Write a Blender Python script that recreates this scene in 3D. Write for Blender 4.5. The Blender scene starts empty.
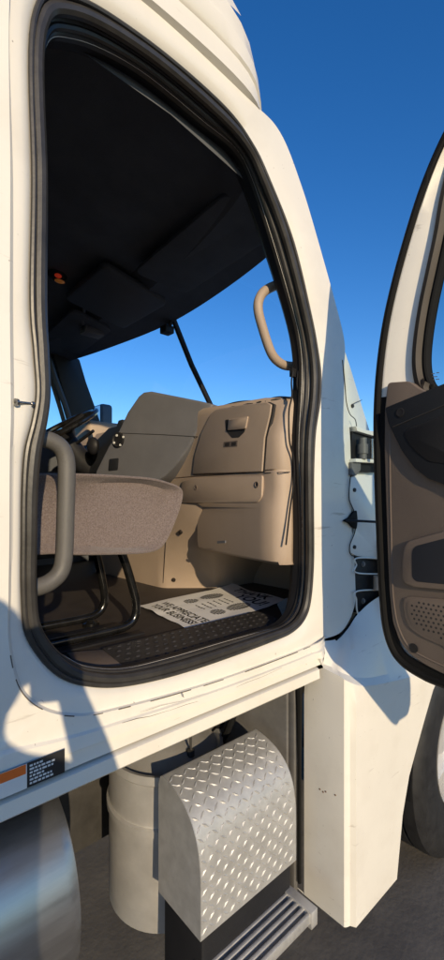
import bpy, bmesh, math, random
from mathutils import Vector, Matrix, noise
R = math.radians
random.seed(7)
V = Vector
S = bpy.context.scene
COL = S.collection
EYE = 1.66                       # eye height of the photographer's phone above the ground
UP = V((0, 0, EYE))

# ------------------------------------------------------------------ camera, sky, sun, exposure
YAW = R(42)
cd = bpy.data.cameras.new('camera'); cam = bpy.data.objects.new('camera', cd); COL.objects.link(cam)
cam.location = (0, 0, EYE); cam.rotation_euler = (R(90), 0, -YAW)
cd.sensor_width = 36; cd.lens = 36 * 445 / 960; cd.shift_y = 20 / 960
cd.clip_start = 0.02; cd.clip_end = 9000
S.camera = cam

SUN_AZ, SUN_EL = R(21), R(16)  # the light travels this far round from +Y towards +X
w = bpy.data.worlds.new('World'); S.world = w; w.use_nodes = True
nt = w.node_tree; nt.nodes.clear()
sky = nt.nodes.new('ShaderNodeTexSky'); sky.sky_type = 'NISHITA'; sky.sun_disc = False
sky.sun_elevation = SUN_EL; sky.sun_rotation = math.pi + SUN_AZ
sky.altitude = 300; sky.air_density = 1.0; sky.dust_density = 0.15; sky.ozone_density = 3.0
bg = nt.nodes.new('ShaderNodeBackground'); bg.inputs[1].default_value = 0.125
wo = nt.nodes.new('ShaderNodeOutputWorld')
hs_ = nt.nodes.new('ShaderNodeHueSaturation'); hs_.inputs['Saturation'].default_value = 1.29; hs_.inputs['Hue'].default_value = .510; hs_.inputs['Value'].default_value = 1.0
nt.links.new(sky.outputs[0], hs_.inputs['Color']); nt.links.new(hs_.outputs[0], bg.inputs[0]); nt.links.new(bg.outputs[0], wo.inputs[0])

sl = bpy.data.lights.new('sun', 'SUN'); so = bpy.data.objects.new('sun', sl); COL.objects.link(so)
sl.energy = 2.9; sl.angle = R(0.53); sl.color = (1.0, 0.80, 0.53)
ldir = V((math.sin(SUN_AZ) * math.cos(SUN_EL), math.cos(SUN_AZ) * math.cos(SUN_EL), -math.sin(SUN_EL)))
so.rotation_euler = ldir.to_track_quat('-Z', 'Y').to_euler(); so.location = (-3, -8, 5)

S.view_settings.view_transform = 'Standard'; S.view_settings.look = 'None'
S.view_settings.exposure = 0.55; S.view_settings.gamma = 1.0; S.view_settings.use_curve_mapping = False

# ------------------------------------------------------------------ placing helpers (all numbers are metres from the eye; builders add UP)
FW, RT = V((math.sin(YAW), math.cos(YAW), 0)), V((math.cos(YAW), -math.sin(YAW), 0))
def ray(px, py): return FW + RT * ((px - 222) / 445) + V((0, 0, 1)) * ((500 - py) / 445)
def at_y(px, py, y): d = ray(px, py); return d * (y / d.y)
def at_x(px, py, x): d = ray(px, py); return d * (x / d.x)
def at_z(px, py, z): d = ray(px, py); return d * (z / d.z)
def at_p(px, py, p, n): d = ray(px, py); return d * (p.dot(n) / d.dot(n))
def lerp(a, b, t): return a + (b - a) * t
def spline(pts, n, closed=False):
    out = []; m = len(pts); segs = m if closed else m - 1
    for k in range(n):
        t = k / (n if closed else n - 1) * segs
        i = min(int(t), segs - 1); f = t - i
        if closed: p = [pts[(i + j - 1) % m] for j in range(4)]
        else: p = [pts[min(max(i + j - 1, 0), m - 1)] for j in range(4)]
        out.append(0.5 * (2 * p[1] + (p[2] - p[0]) * f + (2 * p[0] - 5 * p[1] + 4 * p[2] - p[3]) * f * f + (3 * p[1] - p[0] - 3 * p[2] + p[3]) * f ** 3))
    return out
def round_poly(pts, r, n=5):
    out = []; m = len(pts)
    for i in range(m):
        a, b, c = pts[i - 1], pts[i], pts[(i + 1) % m]
        da, dc = (a - b), (c - b); k = min(r, da.length * .45, dc.length * .45)
        s, e = b + da.normalized() * k, b + dc.normalized() * k
        for j in range(n + 1):
            t = j / n; out.append(s * (1 - t) ** 2 + b * 2 * t * (1 - t) + e * t * t)
    return out

class MB:
    """collects shapes, then links them as one mesh object"""
    def __init__(s): s.v = []; s.f = []; s.m = []
    def add(s, vs, fs, m=0):
        o = len(s.v); s.v += [V(v) for v in vs]; s.f += [tuple(i + o for i in f) for f in fs]; s.m += [m] * len(fs); return s
    def loft(s, rows, closed=False, m=0):
        n = len(rows[0]); fs = []
        for i in range(len(rows) - 1):
            for j in range(n if closed else n - 1):
                k = (j + 1) % n; fs.append((i * n + j, i * n + k, (i + 1) * n + k, (i + 1) * n + j))
        return s.add([p for r in rows for p in r], fs, m)
    def tube(s, pts, r, seg=12, closed=False, caps=True, m=0, flat=1.0):
        n = len(pts); rows = []; rs = r if isinstance(r, (list, tuple)) else [r] * n
        nrm = None
        for i, p in enumerate(pts):
            a, b = pts[(i - 1) % n if closed else max(i - 1, 0)], pts[(i + 1) % n if closed else min(i + 1, n - 1)]
            t = (b - a).normalized()
            if nrm is None: nrm = t.orthogonal().normalized()
            nrm = (nrm - t * nrm.dot(t)).normalized(); bi = t.cross(nrm)
            rows.append([p + (nrm * math.cos(q) + bi * math.sin(q) * flat) * rs[i] for q in (2 * math.pi * k / seg for k in range(seg))])
        o = len(s.v)
        if closed: rows.append(rows[0])
        s.loft(rows, True, m)
        if caps and not closed:
            s.f += [tuple(o + k for k in range(seg)), tuple(o + (n - 1) * seg + k for k in range(seg))]; s.m += [m, m]
        return s
    def prism(s, outline, vec, m=0):
        n = len(outline); vec = V(vec)
        fs = [tuple(range(n)), tuple(range(2 * n - 1, n - 1, -1))] + [(i, (i + 1) % n, n + (i + 1) % n, n + i) for i in range(n)]
        return s.add(list(outline) + [p + vec for p in outline], fs, m)
    def box(s, lo, hi, m=0):
        x0, y0, z0 = lo; x1, y1, z1 = hi
        return s.prism([V((x0, y0, z0)), V((x1, y0, z0)), V((x1, y1, z0)), V((x0, y1, z0))], (0, 0, z1 - z0), m)
    def cyl(s, a, b, r, seg=20, m=0, r2=None):
        a, b = V(a), V(b); return s.tube([a, b], [r, r if r2 is None else r2], seg, m=m)
    def lathe(s, prof, c, axis=(0, 0, 1), seg=28, m=0):
        ax = V(axis).normalized(); e1 = ax.orthogonal().normalized(); e2 = ax.cross(e1); c = V(c)
        rows = [[c + ax * h + (e1 * math.cos(q) + e2 * math.sin(q)) * r for q in (2 * math.pi * k / seg for k in range(seg))] for r, h in prof]
        return s.loft(rows, True, m)
    def ball(s, c, r, m=0, nx=12, ny=8):
        r = V(r) if not isinstance(r, (int, float)) else V((r, r, r)); c = V(c); rows = []
        for i in range(ny + 1):
            a = math.pi * i / ny
            rows.append([c + V((r.x * math.sin(a) * math.cos(2 * math.pi * k / nx), r.y * math.sin(a) * math.sin(2 * math.pi * k / nx), r.z * math.cos(a))) for k in range(nx)])
        return s.loft(rows, True, m)
    def build(s, name, mats, parent=None, bevel=0, seg=2, smooth=True, sharp=35, label=None, subsurf=0):
        me = bpy.data.meshes.new(name); me.from_pydata([v + UP for v in s.v], [], s.f)
        for p, mi in zip(me.polygons, s.m): p.material_index = mi
        bm = bmesh.new(); bm.from_mesh(me)
        bmesh.ops.remove_doubles(bm, verts=bm.verts, dist=1e-5)
        bmesh.ops.recalc_face_normals(bm, faces=bm.faces)
        if bevel:
            es = [e for e in bm.edges if len(e.link_faces) == 2 and e.calc_face_angle(0) > R(32)]
            bmesh.ops.bevel(bm, geom=es, offset=bevel, segments=seg, profile=.5, affect='EDGES', clamp_overlap=True)
        bm.to_mesh(me); bm.free()
        if smooth:
            for p in me.polygons: p.use_smooth = True
            me.set_sharp_from_angle(angle=R(sharp))
        for m in (mats if isinstance(mats, (list, tuple)) else [mats]): me.materials.append(m)
        o = bpy.data.objects.new(name, me); COL.objects.link(o)
        if parent is not None:
            o.parent = parent
            if parent.type == 'EMPTY': o.matrix_parent_inverse = Matrix.Translation(-parent.location)
        if label: o['label'] = label
        if subsurf:
            md = o.modifiers.new('sub', 'SUBSURF'); md.levels = md.render_levels = subsurf
        return o

def tag(o, label=None, cat=None, group=None, kind=None):
    for k, v in (('label', label), ('category', cat), ('group', group), ('kind', kind)):
        if v: o[k] = v
    return o
def empty(name, loc):
    o = bpy.data.objects.new(name, None); COL.objects.link(o); o.location = loc; return o

# ------------------------------------------------------------------ materials
def mat(name, col, rough=.5, metal=0, var=.12, scale=6, bump=0, bscale=200, coat=0, col2=None, stretch=None, spec=.5, thr=None):
    m = bpy.data.materials.new(name); m.use_nodes = True; t = m.node_tree; b = t.nodes['Principled BSDF']
    b.inputs['Roughness'].default_value = rough; b.inputs['Metallic'].default_value = metal
    b.inputs['Coat Weight'].default_value = coat; b.inputs['Coat Roughness'].default_value = .08
    b.inputs['Specular IOR Level'].default_value = spec
    tc = t.nodes.new('ShaderNodeTexCoord'); mp = t.nodes.new('ShaderNodeMapping'); t.links.new(tc.outputs['Object'], mp.inputs[0])
    if stretch: mp.inputs['Scale'].default_value = stretch
    n = t.nodes.new('ShaderNodeTexNoise'); n.inputs['Scale'].default_value = scale; n.inputs['Detail'].default_value = 6; n.inputs['Roughness'].default_value = .65
    t.links.new(mp.outputs[0], n.inputs['Vector'])
    cr = t.nodes.new('ShaderNodeValToRGB')
    lo, hi = thr or (.3, .7)
    cr.color_ramp.elements[0].position = lo; cr.color_ramp.elements[1].position = hi
    c2 = col2 or tuple(c * (1 - 2 * var) for c in col)
    cr.color_ramp.elements[0].color = (*c2, 1); cr.color_ramp.elements[1].color = (*col, 1)
    t.links.new(n.outputs[0], cr.inputs[0]); t.links.new(cr.outputs[0], b.inputs['Base Color'])
    rr = t.nodes.new('ShaderNodeMapRange'); rr.inputs[3].default_value = max(rough - .1, .02); rr.inputs[4].default_value = min(rough + .12, 1)
    t.links.new(n.outputs[0], rr.inputs[0]); t.links.new(rr.outputs[0], b.inputs['Roughness'])
    if bump:
        n2 = t.nodes.new('ShaderNodeTexNoise'); n2.inputs['Scale'].default_value = bscale; n2.inputs['Detail'].default_value = 3
        t.links.new(tc.outputs['Object'], n2.inputs['Vector'])
        bp = t.nodes.new('ShaderNodeBump'); bp.inputs['Strength'].default_value = bump; bp.inputs['Distance'].default_value = .002
        t.links.new(n2.outputs[0], bp.inputs['Height']); t.links.new(bp.outputs[0], b.inputs['Normal'])
    return m
def glass(name, tint, refl=.06):
    m = bpy.data.materials.new(name); m.use_nodes = True; t = m.node_tree; t.nodes.clear()
    tr = t.nodes.new('ShaderNodeBsdfTransparent'); tr.inputs[0].default_value = (*tint, 1)
    gl = t.nodes.new('ShaderNodeBsdfGlossy'); gl.inputs['Roughness'].default_value = .02
    lg = t.nodes.new('ShaderNodeLayerWeight'); lg.inputs[0].default_value = .5
    pw_ = t.nodes.new('ShaderNodeMath'); pw_.operation = 'POWER'; pw_.inputs[1].default_value = 4.0; t.links.new(lg.outputs['Facing'], pw_.inputs[0])
    lw = t.nodes.new('ShaderNodeMapRange'); lw.inputs[3].default_value = .03; lw.inputs[4].default_value = .6; t.links.new(pw_.outputs[0], lw.inputs[0])
    mx = t.nodes.new('ShaderNodeMixShader'); o = t.nodes.new('ShaderNodeOutputMaterial')
    t.links.new(lw.outputs[0], mx.inputs[0]); t.links.new(tr.outputs[0], mx.inputs[1]); t.links.new(gl.outputs[0], mx.inputs[2]); t.links.new(mx.outputs[0], o.inputs[0])
    return m

def paint_material():
    """old white cab paint: fine grime streaks, chips and a weak clear coat"""
    m = mat('white_paint', (.79, .755, .675), .38, 0, .03, 3.0, .05, 60, coat=.4)
    t = m.node_tree; b = t.nodes['Principled BSDF']; base = b.inputs['Base Color'].links[0].from_socket
    tc = [n for n in t.nodes if n.type == 'TEX_COORD'][0]
    def layer(base, scale, stretch, lo, hi, col, fac):
        mp = t.nodes.new('ShaderNodeMapping'); mp.inputs['Scale'].default_value = stretch; t.links.new(tc.outputs['Object'], mp.inputs[0])
        n = t.nodes.new('ShaderNodeTexNoise'); n.inputs['Scale'].default_value = scale; n.inputs['Detail'].default_value = 5; n.inputs['Roughness'].default_value = .6
        t.links.new(mp.outputs[0], n.inputs['Vector'])
        r = t.nodes.new('ShaderNodeMapRange'); r.inputs[1].default_value = lo; r.inputs[2].default_value = hi; r.inputs[4].default_value = fac
        t.links.new(n.outputs[0], r.inputs[0])
        mx = t.nodes.new('ShaderNodeMix'); mx.data_type = 'RGBA'; t.links.new(r.outputs[0], mx.inputs[0]); t.links.new(base, mx.inputs[6]); mx.inputs[7].default_value = (*col, 1)
        return mx.outputs[2]
    base = layer(base, 5, (1, 1, 1), .52, .8, (.55, .50, .42), .35)      # soft grime
    base = layer(base, 14, (.35, 1, 3.5), .66, .74, (.30, .25, .19), .5)   # scuffs along the sill
    base = layer(base, 75, (1, 1, 1), .70, .745, (.20, .16, .12), .7)     # chips
    t.links.new(base, b.inputs['Base Color'])
    return m
M = dict(
    paint=paint_material(),
    rubber=mat('black_rubber', (.010, .010, .010), .65, bump=.15, bscale=120, spec=.12),
    seal=mat('door_seal_rubber', (.045, .042, .038), .36, var=.2, scale=20, bump=.1, bscale=90),
    blk=mat('black_plastic', (.018, .018, .02), .5, bump=.2, bscale=300, spec=.25),
    tread=mat('black_tread_plastic', (.05, .047, .044), .45, var=.3, scale=30, bump=.1),
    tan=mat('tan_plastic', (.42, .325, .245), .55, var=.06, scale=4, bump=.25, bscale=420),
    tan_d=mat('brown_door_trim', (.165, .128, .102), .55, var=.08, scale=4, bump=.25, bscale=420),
    brown=mat('brown_window_trim', (.036, .028, .022), .6, var=.1, bump=.2, bscale=300),
    grey=mat('grey_dash_plastic', (.140, .141, .152), .55, var=.1, scale=5, bump=.25, bscale=420),
    dgrey=mat('charcoal_plastic', (.021, .023, .027), .55, bump=.2, bscale=300, spec=.22),
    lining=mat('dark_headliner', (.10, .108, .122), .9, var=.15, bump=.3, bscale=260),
    console=mat('overhead_console_plastic', (.085, .092, .105), .6, bump=.2, bscale=300),
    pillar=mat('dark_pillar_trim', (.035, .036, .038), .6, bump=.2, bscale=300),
    floor=mat('brown_black_floor_rubber', (.045, .036, .03), .6, var=.25, scale=14, bump=.2, bscale=120),
    handle=mat('grey_grab_rubber', (.12, .115, .107), .55, var=.1, scale=14, bump=.25, bscale=260),
    gloss=mat('gloss_black_tube', (.012, .012, .012), .16, var=.3, scale=30, spec=.6),
    chrome=mat('worn_steel', (.55, .54, .52), .28, 1, .15, 30),
    alu=mat('diamond_plate_aluminium', (.60, .59, .565), .50, .55, .10, 30, .12, 70),
    inox=mat('stainless_canister', (.76, .74, .70), .34, .62, .10, 9),
    tank=mat('brushed_tank_aluminium', (.62, .61, .60), .34, .95, .1, 40, .06, 30, stretch=(.1, 1, 1)),
    tyre=mat('tyre_rubber', (.022, .022, .023), .5, var=.25, scale=18, bump=.2, bscale=80),
    under=mat('grimy_chassis', (.05, .047, .044), .7, var=.3, scale=10),
    guard=mat('grey_inner_panel', (.16, .155, .15), .5, var=.2, scale=8),
    paper=mat('floor_mat_paper', (.86, .84, .79), .8, var=.03, scale=6),
    rust=mat('rust_mark', (.22, .12, .06), .9, var=.2, scale=60),
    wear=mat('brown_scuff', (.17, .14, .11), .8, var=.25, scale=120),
    ink=mat('black_print', (.03, .028, .028), .8),
    white=mat('white_print', (.75, .75, .73), .6, var=.03),
    orange=mat('orange_decal', (.80, .16, .02), .5, var=.03),
    decal=mat('black_decal', (.02, .02, .022), .45),
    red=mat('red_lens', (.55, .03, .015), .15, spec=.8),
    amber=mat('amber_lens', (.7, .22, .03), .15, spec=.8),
    blue=mat('navy_plastic', (.009, .012, .020), .4),
    mirror=mat('mirror_glass', (.55, .62, .68), .05, 1, .02),
    slate=mat('slate_window_frame', (.09, .11, .135), .4),
    glass=glass('windshield_glass', (.93, .97, .99)),
    dglass=glass('tinted_door_glass', (.70, .84, .86)),
)
def fabric():
    m = mat('seat_cloth', (.215, .178, .166), .95, var=.2, scale=260, bump=.8, bscale=420, col2=(.12, .092, .085), thr=(.35, .65))
    b = m.node_tree.nodes['Principled BSDF']; b.inputs['Sheen Weight'].default_value = .25; b.inputs['Specular IOR Level'].default_value = .15
    return m
M['cloth'] = fabric()

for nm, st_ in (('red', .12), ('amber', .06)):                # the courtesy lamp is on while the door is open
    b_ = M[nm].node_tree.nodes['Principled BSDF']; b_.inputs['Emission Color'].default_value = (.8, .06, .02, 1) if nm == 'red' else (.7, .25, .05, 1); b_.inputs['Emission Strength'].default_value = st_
# ------------------------------------------------------------------ the ground
g = MB(); n = 60
gm = mat('gravel_lot', (.15, .135, .115), .95, var=.3, scale=3.5, bump=1, bscale=45, col2=(.09, .08, .07), thr=(.35, .7))
g.add([(-3000, -3000, -EYE), (3000, -3000, -EYE), (3000, 3000, -EYE), (-3000, 3000, -EYE)], [(0, 1, 2, 3)])
tag(g.build('ground', gm), kind='structure')

# ================================================================== THE TRUCK
truck = empty('semi_truck', (1.0, 2.0, 0))
tag(truck, 'white semi truck cab with its passenger door wide open', 'truck')

# ---- door opening: rows run from top left down, along the sill, up the front pillar and back over the top
class W(tuple): pass
def X(p, y):
    return V((p[0], y, p[1])) if isinstance(p, W) else at_y(p[0], p[1], y)
w_ = lambda x, z: W((x, z))
ROWS = [  # seal outer, seal inner, jamb edge, outer skin, is front pillar
    (w_(.307, .95), w_(.350, .94), w_(.266, .98), w_(-1.1, 1.0), 0),
    ((30, 184), (47, 184), (13, 184), w_(-1.1, .62), 0),
    ((28, 300), (47, 300), (13, 300), w_(-1.1, .4), 0),
    ((32, 352), (48, 352), (13.5, 352), w_(-1.1, .3), 0),
    ((35, 392), (48, 392), (14, 392), w_(-1.1, .22), 0),
    ((31, 420), (46, 420), (14, 420), w_(-1.1, .15), 0),
    ((23, 452), (41, 452), (13, 452), w_(-1.1, .07), 0),
    ((20.5, 490), (37, 490), (12.5, 490), w_(-1.1, .0), 0),
    ((20, 540), (35.5, 540), (12, 540), w_(-1.1, -.1), 0),
    ((20, 590), (35, 590), (11, 590), w_(-1.1, -.2), 0),
    ((23, 630), (40, 624), (11, 640), w_(-1.1, -.38), 0),
    ((37, 656), (53, 646), (22, 686), w_(-.9, -.538), 0),
    ((57, 676), (70, 659), (48, 708), w_(-.1, -.538), 0),
    ((83, 685), (90, 667), (85, 713), w_(.28, -.538), 0),
    ((120, 686), (125, 668), (125, 705), w_(.48, -.538), 0),
    ((170, 676), (172, 657), (178, 691), w_(.70, -.538), 0),
    ((220, 660), (220, 643), (230, 675), w_(.92, -.538), 0),
    ((268, 642), (262, 631), (285, 655), w_(1.12, -.538), 0),
    ((290, 632), (282, 625), (305, 647), w_(1.21, -.538), 0),
    ((303, 619), (294, 612), (322, 640), w_(1.228, -.538), 2),
    ((309, 600), (300, 592), (344, 629), w_(1.40, -.40), 1),
    ((312, 560), (302, 555), (356, 596), w_(1.50, -.33), 1),
    ((312, 500), (301, 500), (352, 530), w_(1.50, -.1), 1),
    ((313, 460), (299, 460), (351, 470), w_(1.48, .1), 1),
    ((315, 430), (299, 435), (350, 435), w_(1.46, .24), 1),
    ((320, 400), (301, 400), (347, 400), w_(1.46, .34), 1),
    ((320.5, 375), (302, 375), (344, 372), w_(1.45, .45), 1),
    ((317, 350), (301, 350), (345, 346), w_(1.45, .53), 1),
    ((311, 318), (295, 318), (339, 316), w_(1.42, .65), 1),
    ((294, 245), (274, 245), (318, 240), w_(1.30, .86), 1),
    ((270, 184), (254, 184), (301, 184), w_(1.2, 1.1), 1),
    ((252, 146), (237, 150), (280, 132), w_(1.08, 1.22), 1),
    (w_(.82, 1.085), w_(.79, 1.05), w_(.90, 1.14), w_(.85, 1.30), 0),
    (w_(.58, 1.095), w_(.58, 1.06), w_(.56, 1.155), w_(.3, 1.32), 0),
    (w_(.38, 1.06), w_(.415, 1.02), w_(.325, 1.11), w_(-.5, 1.32), 0),
]
NS = 280
sin_ = spline([X(r[1], .952) for r in ROWS], NS, True)
sout = spline([X(r[0], .908) for r in ROWS], NS, True)
jin = spline([X(r[2], .889 if not r[4] else .90) for r in ROWS], NS, True)
def step_out(r):
    j = X(r[2], .877)
    if r[4] == 1: return V((j.x + .004, .94, j.z))
    return j
def out_pt(r):
    if r[4] == 1: return V((r[3][0] if X(r[2], .9).z > .5 else X(r[2], .9).x + .006, 1.02, X(r[2], .9).z + (.01 if X(r[2], .9).z > .5 else 0)))
    return V((r[3][0], .866, r[3][1]))
c_ = lambda a: (sum(p.x for p in a) / len(a), sum(p.z for p in a) / len(a))
jo = []
for r in ROWS:
    q = step_out(r)
    if not r[4]:
        d = V((q.x - .75, 0, q.z - .25)); q = q + d.normalized() * .006
    jo.append(q)
jout = spline(jo, NS, True)
skin = spline([out_pt(r) for r in ROWS], NS, True)
def mixrow(a, b, t, dy=0): return [lerp(p, q, t) + V((0, dy, 0)) for p, q in zip(a, b)]
cab = MB()
rows = [mixrow(sin_, sout, .0), mixrow(sin_, sout, .6), sout, mixrow(sout, jin, .25, -.008), mixrow(sout, jin, .55, -.006), mixrow(sout, jin, .85, -.002), jin, jout,
        mixrow(jout, skin, .06), mixrow(jout, skin, .30), mixrow(jout, skin, .34, -.006), mixrow(jout, skin, .62, -.007), mixrow(jout, skin, .66, -.001), mixrow(jout, skin, .93), skin]
cab.loft(rows, True)
# roof, back and the far side of the cab
wtop = spline([V((1.20, .98, .985)), V((1.30, 1.06, .985)), V((1.40, 1.5, .985)), V((1.455, 2.06, .99)), V((1.40, 2.62, .99)), V((1.31, 3.06, .985)), V((1.22, 3.16, .97))], 40)
wbot = spline([V((1.50, .97, .28)), V((1.64, 1.06, .28)), V((1.88, 1.5, .28)), V((1.96, 2.06, .28)), V((1.88, 2.62, .28)), V((1.66, 3.06, .28)), V((1.52, 3.17, .28))], 40)
rf = [[p + V((.01, 0, .012)) for p in wtop], [V((p.x - .06, p.y, 1.16)) for p in wtop], [V((p.x - .16, lerp(p.y, 2.06, .03), 1.32)) for p in wtop],
      [V((p.x - .42, lerp(p.y, 2.06, .08), 1.47)) for p in wtop], [V((.4, lerp(p.y, 2.06, .10), 1.55)) for p in wtop], [V((-1.1, lerp(p.y, 2.06, .10), 1.58)) for p in wtop]]
cab.loft(rf)
cab.loft([[V((x, .866, 1.319)) for x in (-1.1, -.3, .3, .85)], [V((x, .90, 1.42)) for x in (-1.1, -.3, .28, .80)], [V((x, 1.02, 1.53)) for x in (-1.1, -.3, .2, .66)], [V((x, 1.3, 1.57)) for x in (-1.1, -.3, .15, .5)]])
cab.box((-1.16, .868, -.55), (-1.1, 3.26, 1.52))
def far_wall(mb, y0, y1, zs):
    for poly in (((-1.1, -.54), (1.62, -.54), (1.62, .42), (-1.1, .42)), ((-1.1, .42), (.35, .42), (.40, 1.02), (-1.1, 1.02)), ((-1.1, 1.02), (1.12, 1.02), (1.12, 1.32), (-1.1, 1.45))):
        mb.prism([V((a, y0, b)) for a, b in poly], (0, y1 - y0, 0))
far_wall(cab, 3.18, 3.24, 0)
cab.build('cab_body', M['paint'], truck, sharp=40)

# rubber seal round the opening: a fat bulb and a thin lip
sm = MB()
sm.loft([inrow_ for inrow_ in (mixrow(sin_, sin_, 0, .012), mixrow(sin_, sout, .02, -.0035), mixrow(sin_, sout, .97, -.0035))], True)
core = mixrow(sin_, sout, .52, -.012)
sm.tube(core, .0135, 10, True)
sm.tube(mixrow(sin_, sout, .86, -.008), .006, 8, True)
sm.tube(mixrow(sin_, sout, .22, -.002), .008, 8, True)
sm.build('door_seal', M['seal'], truck)

# dark trim ring inside the opening
rg = MB()
cx, cz = .75, .3
def inward(p, k, y):
    d = V((cx - p.x, 0, cz - p.z)); return p + d.normalized() * k + V((0, y - p.y, 0))
rg.loft([[inward(p, -.012, .950) for p in sin_], [inward(p, -.005, .956) for p in sin_], [inward(p, -.004, .975) for p in sin_], [inward(p, -.006, .995) for p in sin_], [inward(p, -.05, 1.03) for p in sin_]], True)
rg.build('opening_trim', M['blk'], truck)

# dirty seam where the shut door meets the jamb, broken into dashes
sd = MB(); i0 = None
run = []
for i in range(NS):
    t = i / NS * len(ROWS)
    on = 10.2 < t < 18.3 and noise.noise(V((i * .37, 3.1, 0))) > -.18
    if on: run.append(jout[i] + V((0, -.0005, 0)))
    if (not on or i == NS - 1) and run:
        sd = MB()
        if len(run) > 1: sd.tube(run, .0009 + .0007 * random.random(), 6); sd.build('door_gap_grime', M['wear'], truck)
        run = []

# rocker trim under the sill
rk = MB()
prof = [(.872, -.545), (.862, -.55), (.860, -.578), (.868, -.585), (.93, -.588), (.93, -.548)]
rk.loft([[V((x, y, z)) for y, z in prof + prof[:1]] for x in [-1.1 + 2.25 * k / 20 for k in range(20)] + [1.19, 1.20]])
rk.prism([V((1.20, y, z)) for y, z in prof], (.002, 0, 0))
rk.build('rocker_trim', M['paint'], truck)
un = MB(); un.box((-1.1, .95, -.60), (1.7, 3.18, -.545)); un.build('cab_underside', M['under'], truck)
# scratch lines on the sill
for (a, b, r) in (((122, 723), (168, 711), .0011), ((168, 711), (226, 692), .0008), ((140, 712), (205, 694), .0006), ((182, 693), (184, 698), .002), ((230, 690), (282, 668), .0007), ((40, 700), (46, 703), .0004)):
    p, q = at_y(*a, .866), at_y(*b, .866)
    scr = MB(); scr.tube([lerp(p, q, t) + V((0, -.0002, .0015 * math.sin(7 * t))) for t in (0, .3, .6, 1)], [r * .25, r * .6, r * .45, r * .2], 5); scr.build('sill_scratch', M['wear'], truck)

# latch striker pin on the rear pillar
lp = MB(); a = at_y(15, 402, .882); b = at_y(33, 404, .90)
lp.cyl(a, b, .0032, 12); lp.cyl(lerp(a, b, .0), lerp(a, b, .12), .007, 12); lp.cyl(lerp(a, b, .86), b, .005, 12)
lp.build('latch_striker', M['chrome'], truck)

# warning decal at the bottom of the cab side
def side_quad(x0, x1, z0, z1, y): return [V((x0, y, z0)), V((x1, y, z0)), V((x1, y, z1)), V((x0, y, z1))]
DY = .8590
dec = MB(); dec.prism(side_quad(-.12, .356, -.536, -.490, DY), (0, -.0006, 0)); do = dec.build('warning_decal', M['decal'], truck, smooth=False)
dw = MB(); dw.prism(side_quad(-.12, .284, -.536, -.490, DY - .0007), (0, -.0005, 0)); dw.build('decal_panel', M['white'], do, smooth=False)
d2 = MB(); d2.prism(side_quad(-.12, .282, -.508, -.4905, DY - .0013), (0, -.0005, 0)); d2.build('orange_stripe', M['orange'], do, smooth=False)
d3 = MB(); z = -.4985
for k in range(6):
    x = .289
    while x < (.332 if k % 3 else .315):
        l = random.uniform(.003, .009); d3.prism(side_quad(x, min(x + l, .336), z, z + .0036, DY - .0007), (0, -.0004, 0)); x += l + .002
    z -= .0066
d3.build('decal_text', M['white'], do, smooth=False)

# ---- hinge pillar, cowl plate, hinges
cp = MB()
cpts = [(344, 347), (351, 368), (357, 388), (363, 408), (370, 430), (376, 441), (380, 480), (384, 540), (390, 590), (396, 640), (360, 640), (352, 560), (350, 440), (347, 400), (345, 372)]
cp.prism([at_y(a, b, .925) for a, b in cpts], (0, .16, 0))
cp.build('cowl_plate', M['paint'], truck, bevel=.004)
bol = MB()
for a in ((352, 406), (354, 490), (354, 547)):
    bol = MB(); p = at_y(*a, .925 if a[1] < 450 else .892); bol.cyl(p, p + V((0, -.006, 0)), .0075, 6); bol.build('cowl_bolt', M['under'], truck)
wp = MB(); wp.tube([at_y(353, 404, .92), at_y(357, 402, .915), at_y(362, 400, .92)], .0012, 6); wp.build('washer_hose', M['ink'], truck)

def hp(a, b, y=.893): return at_y(a, b, y)
def hplate(name, pts, y, d, m, parent, bev=.0015, rnd=.006):
    k = MB(); k.prism(round_poly([hp(x_, y_, y) for x_, y_ in pts], rnd), (0, d, 0)); return k.build(name, m, parent, bevel=bev)
def bead(path, y, r=.0022):
    k = MB(); k.tube(spline([hp(x_, y_, y) for x_, y_ in path], 40), r, 6); return k.build('panel_gap', M['rubber'], truck)
bead([(342.5, 360), (345, 385), (346.5, 402), (350, 414), (355.5, 420), (357, 431)], .899, .0016)
bead([(357, 474), (351, 476), (349.5, 488), (349.5, 500), (355, 514), (355.5, 530), (350, 545), (350.5, 554), (357, 557), (376, 561)], .892, .0017)
bead([(357, 614), (347, 629), (336, 640)], .897, .0035)
# the plate between the two hinges, standing proud of the pillar
hplate('hinge_cover', [(357, 475), (351.5, 477), (350, 488), (350, 500), (355.5, 514), (356, 530), (350.5, 545), (351, 553), (357, 556), (386, 561), (386, 475)], .892, .02, M['paint'], truck)
# upper hinge
h = hplate('door_hinge', [(352, 431), (384, 437), (384, 472), (352, 472)], .900, .02, M['blk'], truck)
hplate('hinge_leaf', [(356, 426), (357.5, 431), (376, 436.5), (386, 438), (386, 433), (366, 430)], .880, .03, M['paint'], h, .001, .002)
hplate('hinge_leaf', [(352, 462), (361, 461), (361, 470), (356, 476), (352, 475)], .885, .014, M['guard'], h)
hplate('hinge_leaf', [(356, 458.5), (386, 460), (386, 463.5), (356, 462)], .872, .03, M['paint'], h, .001, .002)
k = MB(); p0, p1 = hp(363, 438, .875), hp(363, 459, .875); k.cyl(p0, p1, .014, 18); k.cyl(lerp(p0, p1, .3), lerp(p0, p1, .75), .019, 18); k.build('hinge_pin', M['guard'], h)
k = MB(); p0, p1 = hp(373, 439, .85), hp(373, 459, .85); k.cyl(p0, p1, .010, 14); k.build('hinge_pin', M['chrome'], h)
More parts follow.
